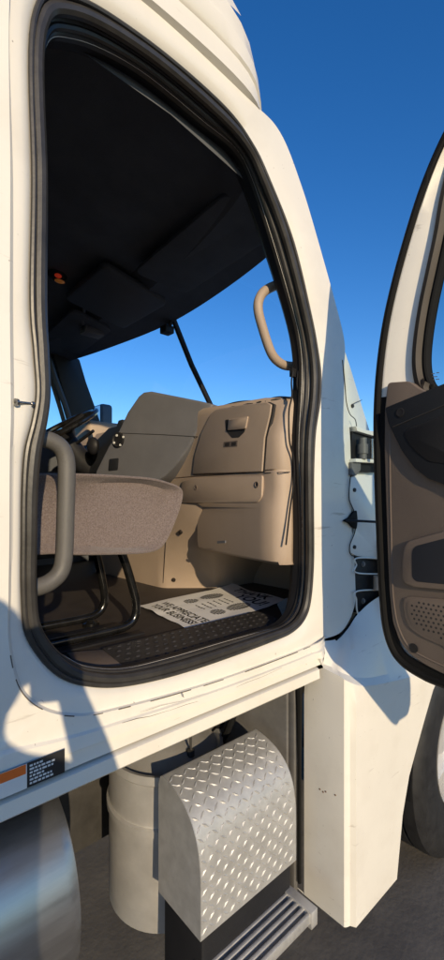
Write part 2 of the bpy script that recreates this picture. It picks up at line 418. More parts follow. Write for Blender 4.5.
# lower hinge
h = hplate('door_hinge', [(355, 556), (392, 560), (392, 604), (372, 610), (357, 613)], .898, .02, M['blk'], truck)
for path, bolt in (([(392, 559.5), (358, 558), (356.5, 565), (357.5, 573), (392, 574)], (363, 564)), ([(392, 590), (358, 591), (356.5, 600), (357.5, 612), (362, 612), (392, 602)], (363, 601))):
    k = MB(); k.tube(spline([hp(a_, b_, .888) for a_, b_ in path], 40), .0030, 8); k.build('hinge_leaf', M['paint'], h)
    k = MB(); p = hp(*bolt, .898); k.cyl(p, p + V((0, -.007, 0)), .0075, 6); k.cyl(p, p + V((0, -.002, 0)), .011, 16); k.build('hinge_bolt', M['guard'], h)
k = MB(); p0, p1 = hp(377, 576, .87), hp(377, 590, .87); k.cyl(p0, p1, .013, 14); k.build('hinge_pin', M['tan'], h)
# door check strap with its rubber boot
cs = MB(); q = at_y(344, 520, .896)
cs.lathe([(.0, -.012), (.006, -.010), (.014, -.004), (.026, .004), (.032, .012)], at_y(352, 520, .902) , (.15, 1, 0)); cst = cs.build('check_strap', M['blk'], truck)
k = MB(); k.prism(round_poly([hp(x_, y_, .897) for x_, y_ in ((342, 520.5), (348, 517.5), (351.5, 512), (355, 510), (356, 520), (355, 529), (351.5, 527.5), (348, 523.5))], .008), (0, -.008, 0)); k.build('strap_boot', M['rubber'], cst, bevel=.003)
c2 = MB(); c2.tube([at_y(346, 521, .886), at_y(360, 521, .85), at_y(378, 522, .83)], .0045, 8); c2.build('strap_rod', M['blk'], cst)

# ---- fender / hood skirt in front of the door
fm = MB()
tops = [(324, 641, .905), (336, 639, .90), (347, 630, .893), (359, 613, .885), (380, 596, .875), (425, 572, .885)]
cr1 = [(323, 664, .880), (334, 668, .85), (345, 674, .815), (366, 678, .795), (401, 671, .79), (450, 660, .79)]
cr2 = [(323, 668, .872), (334, 673, .832), (345, 680, .790), (366, 686, .772), (403, 679, .770), (455, 666, .770)]
up = [[at_y(*p) for p in r] for r in (tops, cr1, cr2)]
c2s = [V((1.2365 if p.y > .795 else max(p.x, 1.2365), p.y, p.z)) for p in spline(up[2], 40)]
fm.loft([spline(up[0], 40), spline([lerp(a, b, .5) + V((0, -.006, 0)) for a, b in zip(up[0], up[1])], 40), spline(up[1], 40), c2s])
FY = .766
arch = [(1.55, -1.36), (1.575, -1.16), (1.63, -1.03), (1.73, -.90), (1.84, -.77), (1.95, -.69), (2.08, -.63), (2.28, -.60)]
def arch_z(x):
    if x <= arch[0][0]: return -1.36
    for (a, b), (c, d) in zip(arch, arch[1:]):
        if x <= c: return lerp(b, d, (x - a) / (c - a))
    return -.60
facet = [V((1.241, .95, -.60)), V((1.237, .932, -.59)), V((1.2365, .88, up[2][0].z - .004))]
tops_ = facet + [p for p in c2s if p.y < .872]
last = tops_[-1]
tops_ += [lerp(last, V((2.28, FY, -.575)), t) for t in (.3, .6, 1)]
cols = []
for p in tops_:
    lo_y = FY if p.y < .78 else p.y
    lo_x = p.x if p.y < .795 else 1.2365
    zb_ = arch_z(lo_x); col = []
    for t in (0, .03, .10, .25, .5, .75, 1):
        z_ = lerp(p.z, min(zb_, p.z - .002), t); k_ = min(1, t / .10)
        col.append(V((lerp(p.x, lo_x, k_), lerp(p.y, lo_y, k_), z_)))
    q = col[-1]; col.append(V((q.x + .003, q.y + .05, q.z + .003))); cols.append(col)
fm.loft(cols)
ap = [V((x, FY + .005, z)) for x, z in ((2.28, -.60), (2.46, -.62), (2.64, -.70), (2.79, -.84), (2.87, -1.05), (2.89, -1.2))]
tp = [V((x, .90, z)) for x, z in ((2.28, -.12), (2.55, -.16), (2.85, -.22), (3.1, -.35), (3.2, -.7), (3.2, -1.2))]
fm.loft([tp, [lerp(a, b, .5) + V((0, -.06, 0)) for a, b in zip(tp, ap)], ap])
fm.loft([[V((1.62, .88, -.16)), V((2.0, .90, -.12)), V((2.28, .90, -.12))], [V((1.62, .82, -.40)), V((2.0, .80, -.42)), V((2.28, .79, -.45))], [V((1.66, FY, -.575)), V((2.0, FY, -.60)), V((2.28, FY, -.60))]])
fm.build('fender', M['paint'], truck, sharp=30)
for y_, z_ in ((.885, -.965), (.872, -.968), (.862, -.962), (.825, -.955)):
    k = MB(); k.ball((1.2362, y_, z_), (.0012, .0035, .003), nx=8, ny=6); k.build('rust_spot', M['rust'], truck)
hd = MB()
hrow = []
for x, zt, hw in ((1.62, .30, 1.10), (1.95, .28, 1.06), (2.4, .22, .98), (2.9, .12, .90), (3.25, -.02, .84), (3.38, -.25, .80), (3.40, -1.0, .80)):
    hrow.append([V((x, 2.06 - hw, min(zt - .42, -.12) if zt > -.2 else zt - .01)), V((x, 2.06 - hw, zt - .16)), V((x, 2.06 - hw * .86, zt - .03)), V((x, 2.06, zt)), V((x, 2.06 + hw * .86, zt - .03)), V((x, 2.06 + hw, zt - .16)), V((x, 2.06 + hw, min(zt - .42, -.12) if zt > -.2 else zt - .01))])
hd.loft(hrow); hd.build('hood', M['paint'], truck, sharp=50)
pan = MB(); pan.box((1.185, .985, -1.36), (1.205, 1.9, -.60)); pan.box((1.195, .96, -1.36), (1.215, .985, -.60)); pan.build('chassis_panel', M['guard'], truck, bevel=.004)
gp = MB(); gp.tube([V((1.208, .948, -.62)), V((1.208, .948, -.70)), V((1.208, .948, -.9)), V((1.208, .948, -1.3))], [.014, .010, .007, .007], 8); gp.build('skirt_gasket', M['rubber'], truck)

# ---- front wheels
def wheel(cy, side):
    c = V((2.28, cy, -1.16))
    tm = MB(); prof = [(.285, -.14), (.34, -.155), (.42, -.16), (.47, -.15), (.495, -.13), (.50, -.10), (.50, -.075), (.488, -.072), (.488, -.062), (.50, -.06), (.502, -.02), (.49, -.016), (.49, -.004), (.502, 0)]
    prof = prof + [(r, -h) for r, h in prof[::-1]]
    tm.lathe(prof, c, (0, 1, 0), 64); t = tm.build('wheel', M['tyre'], truck)
    rm = MB(); s = side
    rm.lathe([(.0, .05 * s), (.09, .05 * s), (.10, .02 * s), (.20, .0), (.25, .02 * s), (.27, .13 * s), (.288, .145 * s), (.288, .12 * s)], c, (0, 1, 0), 48); rm.build('rim', M['inox'], t)
wheel(.955, -1); wheel(3.16, 1)
il = MB()
il.loft([[V((2.28 + .60 * math.cos(q), y, -1.16 + .56 * math.sin(q))) for q in (math.pi * k / 20 for k in range(21))] for y in (.785, 1.3)])
il.build('wheel_arch_liner', M['blk'], truck)
ax = MB(); ax.cyl((2.28, 1.1, -1.16), (2.28, 3.0, -1.16), .06); ax.box((-1.4, 1.55, -1.05), (3.2, 1.63, -.78)); ax.box((-1.4, 2.5, -1.05), (3.2, 2.58, -.78)); ax.build('chassis_frame', M['under'], truck)

# ---- step with diamond plate, canister behind it
PY = [(.955, -.700), (.945, -.676), (.93, -.674), (.885, -.684), (.845, -.703), (.815, -.732), (.797, -.768), (.788, -.81), (.785, -.86), (.785, -.98)]
pth = spline([V((0, y, z - .026)) * 1.128 for y, z in PY], 40)
st = MB(); x0, x1 = .724, 1.111
st.loft([[V((x, p.y, p.z)) for p in pth] for x in (x0, x1)])
for xe in (x0 - .001, x1 - .001): st.prism([V((xe, p.y, p.z)) for p in pth] + [V((xe, 1.077, -1.13))], (.002, 0, 0))
acc = [0]
for a, b in zip(pth, pth[1:]): acc.append(acc[-1] + (b - a).length)
def on_step(x, s):
    s = min(max(s, 0), acc[-1] - 1e-4)
    i = max(k for k in range(len(acc)) if acc[k] <= s); i = min(i, len(pth) - 2); f = (s - acc[i]) / (acc[i + 1] - acc[i])
    p = lerp(pth[i], pth[i + 1], f); d = (pth[i + 1] - pth[i]).normalized(); nn = V((0, d.z, -d.y));
    if nn.y > 0 or nn.z < -0.01: nn = -nn
    return V((x, p.y, p.z)), nn, d
pitch = .025
for i in range(int((x1 - x0) / pitch)):
    for j in range(1, int(acc[-1] / pitch) + 1):
        xx = x0 + (i + .5) * pitch; s = j * pitch + .012; sg = 1 if (i + j) % 2 else -1
        if s > acc[-1] - .01 or s < .04: continue
        p, nn, d = on_step(xx, s); e = (V((1, 0, 0)) * .8 + d * .62 * sg).normalized(); f = nn.cross(e)
        st.add([p - e * .0135 - nn * .0004, p + f * .0042 - nn * .0004, p + e * .0135 - nn * .0004, p - f * .0042 - nn * .0004, p - e * .008 + nn * .0022, p + e * .008 + nn * .0022],
               [(0, 1, 4), (1, 5, 4), (1, 2, 5), (2, 3, 5), (3, 4, 5), (3, 0, 4)])
step = st.build('step_cover', M['alu'], truck, sharp=25)
s2 = MB(); s2.box((.735, .895, -1.36), (1.10, 1.07, -1.137)); s2.build('step_housing', M['blk'], truck, bevel=.01)
s3 = MB()
for k in range(5): s3.box((.75, .80 + k * .022, -1.25), (1.08, .81 + k * .022, -1.22))
s3.box((.73, .795, -1.265), (.76, .92, -1.215)); s3.box((1.07, .795, -1.265), (1.10, .92, -1.215)); s3.build('lower_step', M['alu'], truck, bevel=.002)
cn = MB()
cn.lathe([(.0, .03), (.05, .028), (.10, .018), (.15, -.004), (.175, -.010), (.185, .004), (.196, .006), (.196, .002), (.198, -.02), (.19, -.03), (.19, -.16), (.198, -.165), (.198, -.185), (.19, -.19), (.19, -.5)], (.88, 1.265, -.826), (-.03, -.06, 1), 48)
can = cn.build('exhaust_canister', M['inox'], truck)
cr = MB(); cr.tube([V((.89, 1.14, -.60)), V((.89, 1.14, -.80)), V((.90, 1.145, -.85))], .004, 8); cr.cyl((.89, 1.14, -.83), (.89, 1.14, -.81), .012, 12); cr.build('clamp_rod', M['under'], can)
hs = MB()
for k in range(4):
    hs.tube(spline([V((1.08 + .03 * k, 1.1 + .05 * k, -.60)), V((1.06 + .03 * k, 1.12 + .05 * k, -.75)), V((1.02, 1.2 + .06 * k, -.9)), V((.9, 1.4, -1.0))], 14), .012, 8)
hs.build('coolant_hose', M['rubber'], truck)
tk = MB(); tk.lathe([(.0, -1.35), (.2, -1.345), (.27, -1.32), (.285, -1.29), (.285, 0), (.27, .03), (.2, .055), (0, .06)], (.42, 1.26, -.99), (1, 0, 0), 48)
tko = tk.build('fuel_tank', M['tank'], truck)
for x in (-.55, .1):
    k = MB(); k.lathe([(.287, -.03), (.292, -.03), (.292, .03), (.287, .03)], (x, 1.26, -.99), (1, 0, 0), 48); k.build('tank_strap', M['under'], tko)
bk = MB(); bk.box((-.6, 1.58, -1.3), (1.18, 1.60, -.60)); bk.build('chassis_panel', M['under'], truck)

# ================================================================== INTERIOR
FZ = -.448
fl = MB(); fl.box((-1.1, 1.0, FZ - .04), (1.85, 3.17, FZ)); fl.build('cab_floor', M['floor'], truck)
# treaded sill plate with raised bumps, tan corners
sp = MB(); A, B, C, D = V((.575, 1.012, -.430)), V((1.225, 1.012, -.430)), V((1.24, 1.18, -.425)), V((.60, 1.18, -.425))
sp.prism([A, B, C, D], (0, 0, -.03))
for i in range(20):
    for j in range(5):
        u = (i + .5 + .5 * (j % 2)) / 20.5; v = (j + .5) / 5
        p = lerp(lerp(A, B, u), lerp(D, C, u), v)
        sp.ball(p, (.009, .006, .0035), nx=8, ny=4)
sp.build('sill_tread', M['tread'], truck, sharp=50)
for pts in (((66, 652), (103, 649), (113, 656), (126, 668), (100, 672), (80, 668)),):
    t = MB(); t.prism([at_z(a, b, -.428) for a, b in pts], (0, 0, -.02)); t.build('sill_corner_trim', M['tan_d'], truck, bevel=.004)
t = MB(); t.loft([[at_p(x, y, V((1.25, 1.07, -.4)), V((-.85, -.4, .35)).normalized()) for x, y in r] for r in (((284, 621), (294, 613), (299, 605)), ((281, 612), (289, 605), (297, 598)), ((277, 604), (284, 599), (294, 596)))])
t.build('sill_corner_trim', M['tan_d'], truck)
# headliner and overhead console
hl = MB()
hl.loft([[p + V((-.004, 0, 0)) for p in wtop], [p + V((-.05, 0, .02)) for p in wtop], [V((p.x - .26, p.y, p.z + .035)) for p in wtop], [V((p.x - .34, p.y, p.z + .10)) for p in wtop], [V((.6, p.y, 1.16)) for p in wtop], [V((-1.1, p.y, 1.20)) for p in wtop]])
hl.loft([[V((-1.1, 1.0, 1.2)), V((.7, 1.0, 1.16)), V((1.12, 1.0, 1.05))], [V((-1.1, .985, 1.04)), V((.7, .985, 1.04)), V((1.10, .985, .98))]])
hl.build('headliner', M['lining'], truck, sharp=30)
vs = MB()
def visor(y0, y1):
    pts = [V((1.02, y0, 1.055)), V((1.27, y0 + .02, 1.012)), V((1.31, y1 - .06, 1.012)), V((1.06, y1, 1.055))]
    vs = MB(); vs.prism(round_poly(pts, .05), (0, 0, -.018)); vs.build('sun_visor', M['lining'], truck, bevel=.004)
visor(1.10, 1.78); visor(2.35, 2.98)
oc = MB()
oc.prism(round_poly([V((.95, 1.85, 1.09)), V((1.30, 1.85, 1.02)), V((1.30, 2.30, 1.02)), V((.95, 2.30, 1.09))], .04), (0, 0, -.035)); oc.build('overhead_console', M['console'], truck, bevel=.012)
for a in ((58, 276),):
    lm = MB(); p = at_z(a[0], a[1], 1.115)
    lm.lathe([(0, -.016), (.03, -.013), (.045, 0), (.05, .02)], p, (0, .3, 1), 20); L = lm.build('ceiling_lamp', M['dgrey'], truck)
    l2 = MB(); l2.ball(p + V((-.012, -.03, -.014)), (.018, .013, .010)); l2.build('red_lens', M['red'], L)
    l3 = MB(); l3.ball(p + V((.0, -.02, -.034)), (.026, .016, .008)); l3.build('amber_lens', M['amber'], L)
sh = MB(); p = at_z(92, 334, .985)
sh.box((p.x - .06, p.y - .04, p.z - .01), (p.x + .06, p.y + .04, p.z + .03)); sh.build('reading_lamp', M['grey'], truck, bevel=.008)
mt_ = MB()
a, b, c = at_z(84, 303, 1.07), at_z(83, 324, 1.02), at_z(108, 270, 1.10)
mt_.tube([b, lerp(a, b, .1), a, c], .010, 8); mt_.build('console_rail', M['grey'], truck)

# windshield: glass, centre strip, camera stub, driver pillar
ws = MB(); ws.loft([wtop, [lerp(a, b, .5) + V((.02, 0, 0)) for a, b in zip(wtop, wbot)], wbot]); ws.build('windshield', M['glass'], truck)
cstrip = MB(); cstrip.tube([at_x(172, 316, 1.45), V((lerp(1.45, 1.76, .5), 2.05, .79)), at_x(212, 408, 1.76), V((1.94, 2.05, .3))], .016, 8, flat=1.0); cstrip.build('windshield_divider', M['blk'], truck)
cb = MB(); p = at_x(168, 328, 1.44); cb.box((p.x - .03, p.y - .02, p.z - .03), (p.x + .03, p.y + .04, p.z + .012)); cb.cyl((p.x, p.y - .01, p.z), (p.x + .01, p.y - .03, p.z + .06), .012); cb.build('dash_camera', M['blk'], truck, bevel=.006)
dp = MB()
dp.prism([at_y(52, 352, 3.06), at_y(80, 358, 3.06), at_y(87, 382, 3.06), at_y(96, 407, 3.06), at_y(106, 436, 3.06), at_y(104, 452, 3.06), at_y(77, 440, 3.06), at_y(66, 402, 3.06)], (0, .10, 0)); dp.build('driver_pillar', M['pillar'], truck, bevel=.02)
# driver side inner wall with its window frame
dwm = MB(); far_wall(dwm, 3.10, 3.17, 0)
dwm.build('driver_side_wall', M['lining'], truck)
dsf = MB(); dsf.tube([at_y(46, 352, 3.08), at_y(54, 376, 3.08), at_y(66, 408, 3.08), at_y(75, 436, 3.08)], .022, 8); dsf.tube([at_y(44, 356, 3.12), at_y(50, 376, 3.12), at_y(60, 408, 3.12), at_y(68, 436, 3.12)], .016, 8)
dsf.build('driver_window_frame', M['slate'], truck)
dg = MB(); dg.add([(.35, 3.14, .42), (1.45, 3.14, .42), (1.12, 3.14, 1.02), (.4, 3.14, 1.02)], [(0, 1, 2, 3)]); dg.build('driver_window', M['dglass'], truck)
dm = MB(); p = at_y(100, 420, 3.5); dm.box((p.x - .05, 3.38, p.z - .22), (p.x + .06, 3.62, p.z + .12)); dmo = dm.build('side_mirror', M['slate'], truck, bevel=.03, seg=3)
d2m = MB(); d2m.box((p.x - .056, 3.40, p.z - .20), (p.x - .051, 3.60, p.z + .10)); d2m.build('mirror_glass', M['mirror'], dmo)
d3m = MB(); d3m.tube([V((p.x, 3.5, p.z - .2)), V((p.x - .05, 3.4, p.z - .4)), V((p.x - .1, 3.22, p.z - .45))], .02); d3m.build('mirror_arm', M['blk'], dmo)

# ---- dashboard
FP, FN = V((1.2497, 1.62, 0)), V((-1, .1412, 0)).normalized()      # the flat rear face
def face(px, py, lift=0): return at_p(px, py, FP + FN * lift, FN)
plan = [(1.27, 2.6), (1.28, 2.2), (1.285, 1.87), (1.2497, 1.62), (1.1763, 1.10), (1.167, 1.035), (1.173, 1.012), (1.19, .996), (1.215, .987), (1.26, 1.01), (1.50, 1.07)]
plan2 = [(1.75, 1.68), (1.52, 1.665), (1.36, 1.63), (1.272, 1.57)] + plan[4:]
prof = [(.418, .085), (.421, .05), (.414, .012), (.40, .002), (.38, 0), (.25, 0), (.108, 0), (.104, .006), (.100, 0), (.05, .004), (.015, .0), (0, -.001), (-.03, -.007), (-.06, -.009), (-.12, -.009), (-.18, -.008), (-.214, -.002), (-.225, .016), (-.226, .05), (-.226, .25)]
db = MB(); rows = []
for z, dx in prof:
    sh_ = .055 * max(0, (z - .25) / .17) ** 1.6
    wd = -.003 * math.sin(max(0, min(1, (.02 - z) / .24)) * math.pi)
    kb = min(1, max(0, (.0 - z) / .03)); pl_ = [(lerp(a, c, kb), lerp(b, d, kb)) for (a, b), (c, d) in zip(plan, plan2)]
    rows.append([V((x + dx * (1 if i < 6 else .35) + (sh_ * 1.0 if i > 4 else 0), y - (sh_ * .25 if 3 < i else 0) + (wd if i > 3 else 0), z)) for i, (x, y) in enumerate(pl_)])
def base_x(y):
    q = ((1.0, 1.50), (1.05, 1.55), (1.14, 1.62), (1.5, 1.82), (2.06, 1.92), (2.6, 1.84))
    for (a, b), (c, d) in zip(q, q[1:]):
        if y <= c: return lerp(b, d, (y - a) / (c - a))
    return 1.84
rows = [[V((p.x, p.y, .108 + (p.z - .108) * lerp(.84, 1.0, min(1, max(0, (p.y - 1.05) / .6))) if p.z > .108 else p.z)) for p in r] for r in rows]
rows.insert(0, [V((base_x(y) - .03, y, .35)) for x, y in plan])
db.loft(rows)
# centre lower part reaching the floor, left of the footwell
low = [(1.275, 2.6), (1.283, 2.2), (1.288, 1.93), (1.293, 1.89), (1.31, 1.865), (1.49, 1.71), (1.55, 1.69), (1.75, 1.68)]
lowtop = [(1.27, 2.6), (1.278, 2.2), (1.28, 1.93), (1.278, 1.87), (1.272, 1.80), (1.245, 1.56), (1.262, 1.50), (1.75, 1.45)]
db.loft([[V((lerp(a, c, t), lerp(b, d, t), z)) for (a, b), (c, d) in zip(lowtop, low)] for z, t in ((.03, 0), (-.05, 0), (-.14, .12), (-.24, .42), (-.34, .74), (-.41, .95), (FZ, 1))])
db.box((1.74, 1.0, FZ), (1.76, 1.75, .1))
dash = db.build('dashboard', M['tan'], truck, sharp=40)
# glove box: dark gap, door, latch
gb = [(193.5, 475), (196, 455), (203, 432), (212, 414), (217, 409.5), (245, 404.5), (269, 402), (274, 404.5), (272.5, 415), (267, 438), (264.5, 472.5)]
gx = MB(); gx.prism([face(a, b, .0015) for a, b in gb], FN * -.01); gx.build('glove_box_gap', M['ink'], dash)
cxg = sum(a for a, b in gb) / len(gb); cyg = sum(b for a, b in gb) / len(gb)
gx = MB(); gx.prism([face(lerp(a, cxg, .014), lerp(b, cyg, .016), -.004) for a, b in gb], FN * .011); gx.build('glove_box', M['tan'], dash, bevel=.004, seg=3)
def plate(name, pts, l0, l1, m, parent, bev=0, rnd=0, fn=face, nn=FN):
    q = [fn(a, b, l0) for a, b in pts]
    if rnd: q = round_poly(q, rnd)
    k = MB(); k.prism(q, nn * (l1 - l0)); return k.build(name, m, parent, bevel=bev)
plate('latch_recess', [(226, 420), (248.5, 417), (245.5, 432), (240, 437.5), (233, 438), (227, 431)], .003, .0078, M['ink'], dash, 0, .006)
plate('glove_box_latch', [(230, 419.5), (249.5, 416.5), (247, 429), (229, 430.5)], .004, .013, M['tan'], dash, .003, .006)
plate('glove_box_sticker', [(224, 442), (238, 440.5), (237.5, 446.5), (223.5, 447.5)], .006, .0076, M['tan_d'], dash, 0, .003)
plate('glove_box_icon', [(225.5, 443), (230, 442.5), (229.7, 446), (225.2, 446.5)], .006, .0082, M['brown'], dash)
plate('glove_box_icon', [(232, 442.3), (236.5, 441.8), (236.2, 445.5), (231.7, 446)], .006, .0082, M['brown'], dash)
# strip panel under the glove box with two plugs
plate('knee_panel', [(184, 481), (196, 478), (264.5, 475.5), (263.8, 497), (260, 502.5), (200, 503), (181, 502.5)], -.005, .006, M['tan'], dash, .003, .008)
for a in ((196, 487.5), (257, 484.5)):
    k = MB(); p = face(*a, .005); k.lathe([(.011, .0), (.0115, .003), (.009, .0035), (.007, .001), (0, .001)], p, FN, 16); k.build('screw_plug', M['tan_d'], dash)
    k = MB(); k.cyl(p + FN * .0008, p + FN * .0016, .0062, 12); k.build('plug_hole', M['ink'], dash)
SP_, SN_ = V((1.31, 1.865, 0)), V((-.155, -.18, 0)).normalized()
from mathutils.bvhtree import BVHTree
tree_ = BVHTree.FromPolygons([v.co for v in dash.data.vertices], [tuple(p.vertices) for p in dash.data.polygons])
def on_dash(px, py, lift=0):
    h = tree_.ray_cast(UP, ray(px, py).normalized())
    if h[0] is None: return at_x(px, py, 1.3), V((-1, 0, 0))
    n_ = h[1] if h[1].dot(ray(px, py)) < 0 else -h[1]
    return h[0] - UP + n_ * lift, n_
for a in ((180.5, 532), (173.5, 580)):
    k = MB(); p, SN_ = on_dash(*a); k.cyl(p - SN_ * .004, p + SN_ * .003, .011, 14); k.cyl(p + SN_ * .002, p + SN_ * .0045, .006, 8); k.build('trim_screw', M['brown'], dash)
sml = MB(); sml.tube([on_dash(a, b, .0003)[0] for a, b in ((167, 512), (166.5, 530), (164.5, 560), (163, 583))], .0018, 6); sml.build('trim_seam', M['brown'], dash)
plate('bolster_sticker', [(218, 541), (226, 540.5), (226, 543), (218, 543.5)], .018, .0225, M['grey'], dash)
k = MB(); k.tube([face(264.5, 473, .0005), at_p(270, 472.8, FP, FN), at_y(277, 472.6, 1.018), at_y(281, 472.4, .994), at_y(290, 472, .984)], .0016, 6); k.build('dash_seam', M['ink'], dash)
# small vents along the rear edge of the top
for p0, p1 in (((229, 408.0), (237, 406.6)), ((243, 405.2), (253, 403.6)), ((257, 402.6), (266, 401.4)), ((271, 400.4), (281, 399.2))):
    q0, q1 = on_dash(*p0, .0005)[0], on_dash(*p1, .0005)[0]
    k = MB(); k.tube([q0, lerp(q0, q1, .5), q1], [.002, .0045, .002], 6); k.build('defroster_slot', M['ink'], dash)
# grey wrap-around panel facing the passenger
GA, GB_ = V((1.232, 1.56, 0)), V((1.04, 2.25, 0)); gd = (GB_ - GA).normalized(); GN = V((-gd.y, gd.x, 0))
if GN.y > 0: GN = -GN
def gface(px, py, lift=0): return at_p(px, py, GA + GN * lift, GN)
gpts = [(213, 404), (198, 400.5), (150, 391), (143, 392), (138, 396), (127, 412), (118, 431), (108, 446), (96, 470), (90, 490), (120, 492), (150, 486), (165, 476), (177, 463), (187, 450), (196, 434), (205, 418)]
gm_ = MB(); gm_.prism([gface(a, b) for a, b in gpts], GN * -.22); gpn = gm_.build('console_panel', M['grey'], dash, bevel=.012, seg=3)
k = MB(); k.tube([gface(a, b, .0005) for a, b in ((118, 433), (160, 434.5), (202, 437))], .0016, 6); k.build('console_seam', M['ink'], dash)
k = MB(); p = gface(118.5, 440, 0); k.lathe([(.0, .004), (.028, .004), (.034, .010), (.038, .008), (.039, 0)], p, GN, 24); so_ = k.build('power_socket', M['blk'], dash)
for a in ((117, 435.5), (123.5, 437), (114.3, 442.8), (120.5, 445)):
    k = MB(); p = gface(*a, .006); k.cyl(p, p + GN * .004, .006, 8); k.build('socket_screw', M['white'], dash)
plate('console_slot', [(109.5, 459), (119, 458), (118, 470), (108.5, 471)], .0, .004, M['dgrey'], dash, .002, .008, gface, GN)
# instrument hood and black pods on the driver's side
ih = MB(); ih.prism([at_x(a, b, 1.16) for a, b in ((108, 428), (116, 426), (118, 420), (122, 419), (124, 440), (104, 470), (70, 482), (78, 462), (92, 444))], (.22, .06, 0)); ih.build('instrument_hood', M['dgrey'], dash, bevel=.008)
ip = MB(); p = at_x(93, 446, 1.10); ip.ball(p, (.03, .045, .05)); ip.build('gauge_pod', M['blk'], dash)
te = MB(); te.box((1.30, 2.75, .0), (1.62, 3.08, .53)); te.build('dash_end_cap', M['tan'], dash, bevel=.03, seg=3)
di = MB(); di.box((1.24, 2.2, -.1), (1.6, 3.05, .36)); di.build('driver_dash', M['dgrey'], dash, bevel=.05, seg=3)
# steering wheel
wc = V((1.01, 2.50, .405)); e1 = V((.835, -.02, .55)).normalized(); e2 = V((0, 1, 0)); wn = e1.cross(e2).normalized()
sw = MB(); sw.tube([wc + (e1 * math.cos(q) + e2 * math.sin(q)) * .225 for q in (2 * math.pi * k / 48 for k in range(48))], .0165, 10, True)
swo = sw.build('steering_wheel', M['gloss'], truck)
hb = MB()
for q in (.35, 2.8, 4.7): hb.tube([wc - wn * .03, wc + (e1 * math.cos(q) + e2 * math.sin(q)) * .21], [.03, .012], 8)
hb.lathe([(0, .0), (.06, -.005), (.075, -.03), (.05, -.08)], wc, wn if wn.z > 0 else -wn); hb.build('wheel_hub', M['blk'], swo)
sc = MB(); dn = wn if wn.z < 0 else -wn; sc.tube([wc + dn * .06, wc + dn * .2, V((1.28, 2.5, .15)), V((1.4, 2.5, -.3))], [.05, .07, .08, .06], 12); sc.build('steering_column', M['blk'], swo)
sk = MB(); sk.tube([wc + dn * .12, wc + dn * .1 + V((.05, -.2, .06))], .009, 8); sk.build('turn_stalk', M['blk'], swo)

# loose black cables by the pillar
cbm = MB()
cbm.tube(spline([at_y(293, 371, .972), at_y(291.5, 382, .972), at_y(292, 396, .972), at_y(289, 412, .972), at_y(289.5, 440, .972), at_y(293.5, 458, .972), at_y(294, 480, .972), at_y(290, 510, .972), at_y(286, 545, .972)], 60), .0032, 6)
cbm.tube(spline([at_y(298, 371, .972), at_y(297, 385, .972), at_y(299, 398, .972), at_y(296, 430, .972)], 30), .003, 6)
cbm.tube(spline([at_y(291, 398, .972), V((1.25, 1.08, .378)), V((1.27, 1.18, .386)), V((1.26, 1.30, .398)), V((1.31, 1.45, .412))], 40), .004, 6)
cbm.build('power_cable', M['blk'], truck)
ck = MB(); ck.box(at_y(292, 375, .985) - V((.006, .006, .006)), at_y(297, 370, .985) + V((.006, .006, .0))); ck.build('cable_clip', M['blk'], truck)

# grab handles
def grab(name, pts, r, y, m, endm, ends):
    ps = spline([at_y(a, b, y) for a, b in pts], 50)
    k = MB(); k.tube(ps, r, 16); o = k.build(name, m, truck)
    for i, (a, b) in enumerate(ends):
        q = ps[0] if i == 0 else ps[-1]; d = (ps[5] - ps[0]) if i == 0 else (ps[-6] - ps[-1]); d.normalize()
        k = MB(); k.tube([q - d * a, q + d * b], r * 1.12, 14); k.build('handle_end', endm, o)
grab('grab_handle', [(28, 438), (38, 438), (51, 441), (61, 448), (66, 460), (66.5, 480), (65.5, 515), (64, 555), (60, 572), (50, 582), (38, 587), (28, 588)], .0195, .99, M['handle'], M['blk'], ((.02, .01), (.02, .01)))
grab('grab_handle', [(288, 281.5), (277, 285), (268, 289), (262, 294), (258.5, 302), (258.5, 312), (262, 326), (268, 345), (273, 356), (280, 363), (288, 366), (300, 366)], .0165, 1.05, M['tan'], M['blk'], ((.02, .035), (.02, .03)))

# ---- passenger seat
Y0, Y1 = 1.15, 1.68
sp_ = [(.02, .05)] + [(at_y(a, b, Y0).x, at_y(a, b, Y0).z) for a, b in ((37, 475), (90, 475.5), (130, 477.5), (152, 479.5), (168, 483.5), (178, 487.5), (182, 492), (181, 502), (175, 520), (167, 538), (160, 547), (148, 551.5), (125, 553), (80, 553.5), (37, 553))] + [(.02, -.14)]
cu = MB(); pr = spline([V((a, 0, b)) for a, b in sp_], 70)
yr = [(Y0 + .022, .05), (Y0 + .006, .012), (Y0, .0), (Y0 + .0, .0), (lerp(Y0, Y1, .5), -.01), (Y1, 0), (Y1 - .006, .012), (Y1 - .022, .05)]
cc = V((.45, 0, -.045)); rows = []
for y, k in ((Y0 + .03, .075), (Y0 + .010, .03), (Y0 + .002, .010), (Y0, .0), (Y0 + .05, -.012), (Y1 - .05, -.012), (Y1, 0), (Y1 - .01, .03), (Y1 - .03, .075)):
    rows.append([V((p.x, y, p.z)) + (cc - p) .normalized() * k * .45 for p in pr])
cu.loft(rows, True); cu.f += [tuple(range(70)), tuple(range(8 * 70, 9 * 70))]; cu.m += [0, 0]
seat = empty('passenger_seat', (0, 0, 0)); seat.parent = truck; seat.location = V((.5, 1.4, EYE + FZ)) - truck.location
def seat_part(mb, name, m, **k):
    o = mb.build(name, m, None, **k); o.parent = seat; o.matrix_parent_inverse = Matrix.Translation(-V((.5, 1.4, EYE + FZ))); return o
seat_part(cu, 'seat_cushion', M['cloth'], sharp=60)
for yy, kk in ((Y0 + .006, .012),):
    k = MB(); k.tube([V((p.x, yy - .002, p.z)) + (cc - p).normalized() * -.001 for p in pr], .0042, 6, True); seat_part(k, 'seat_piping', M['cloth'])
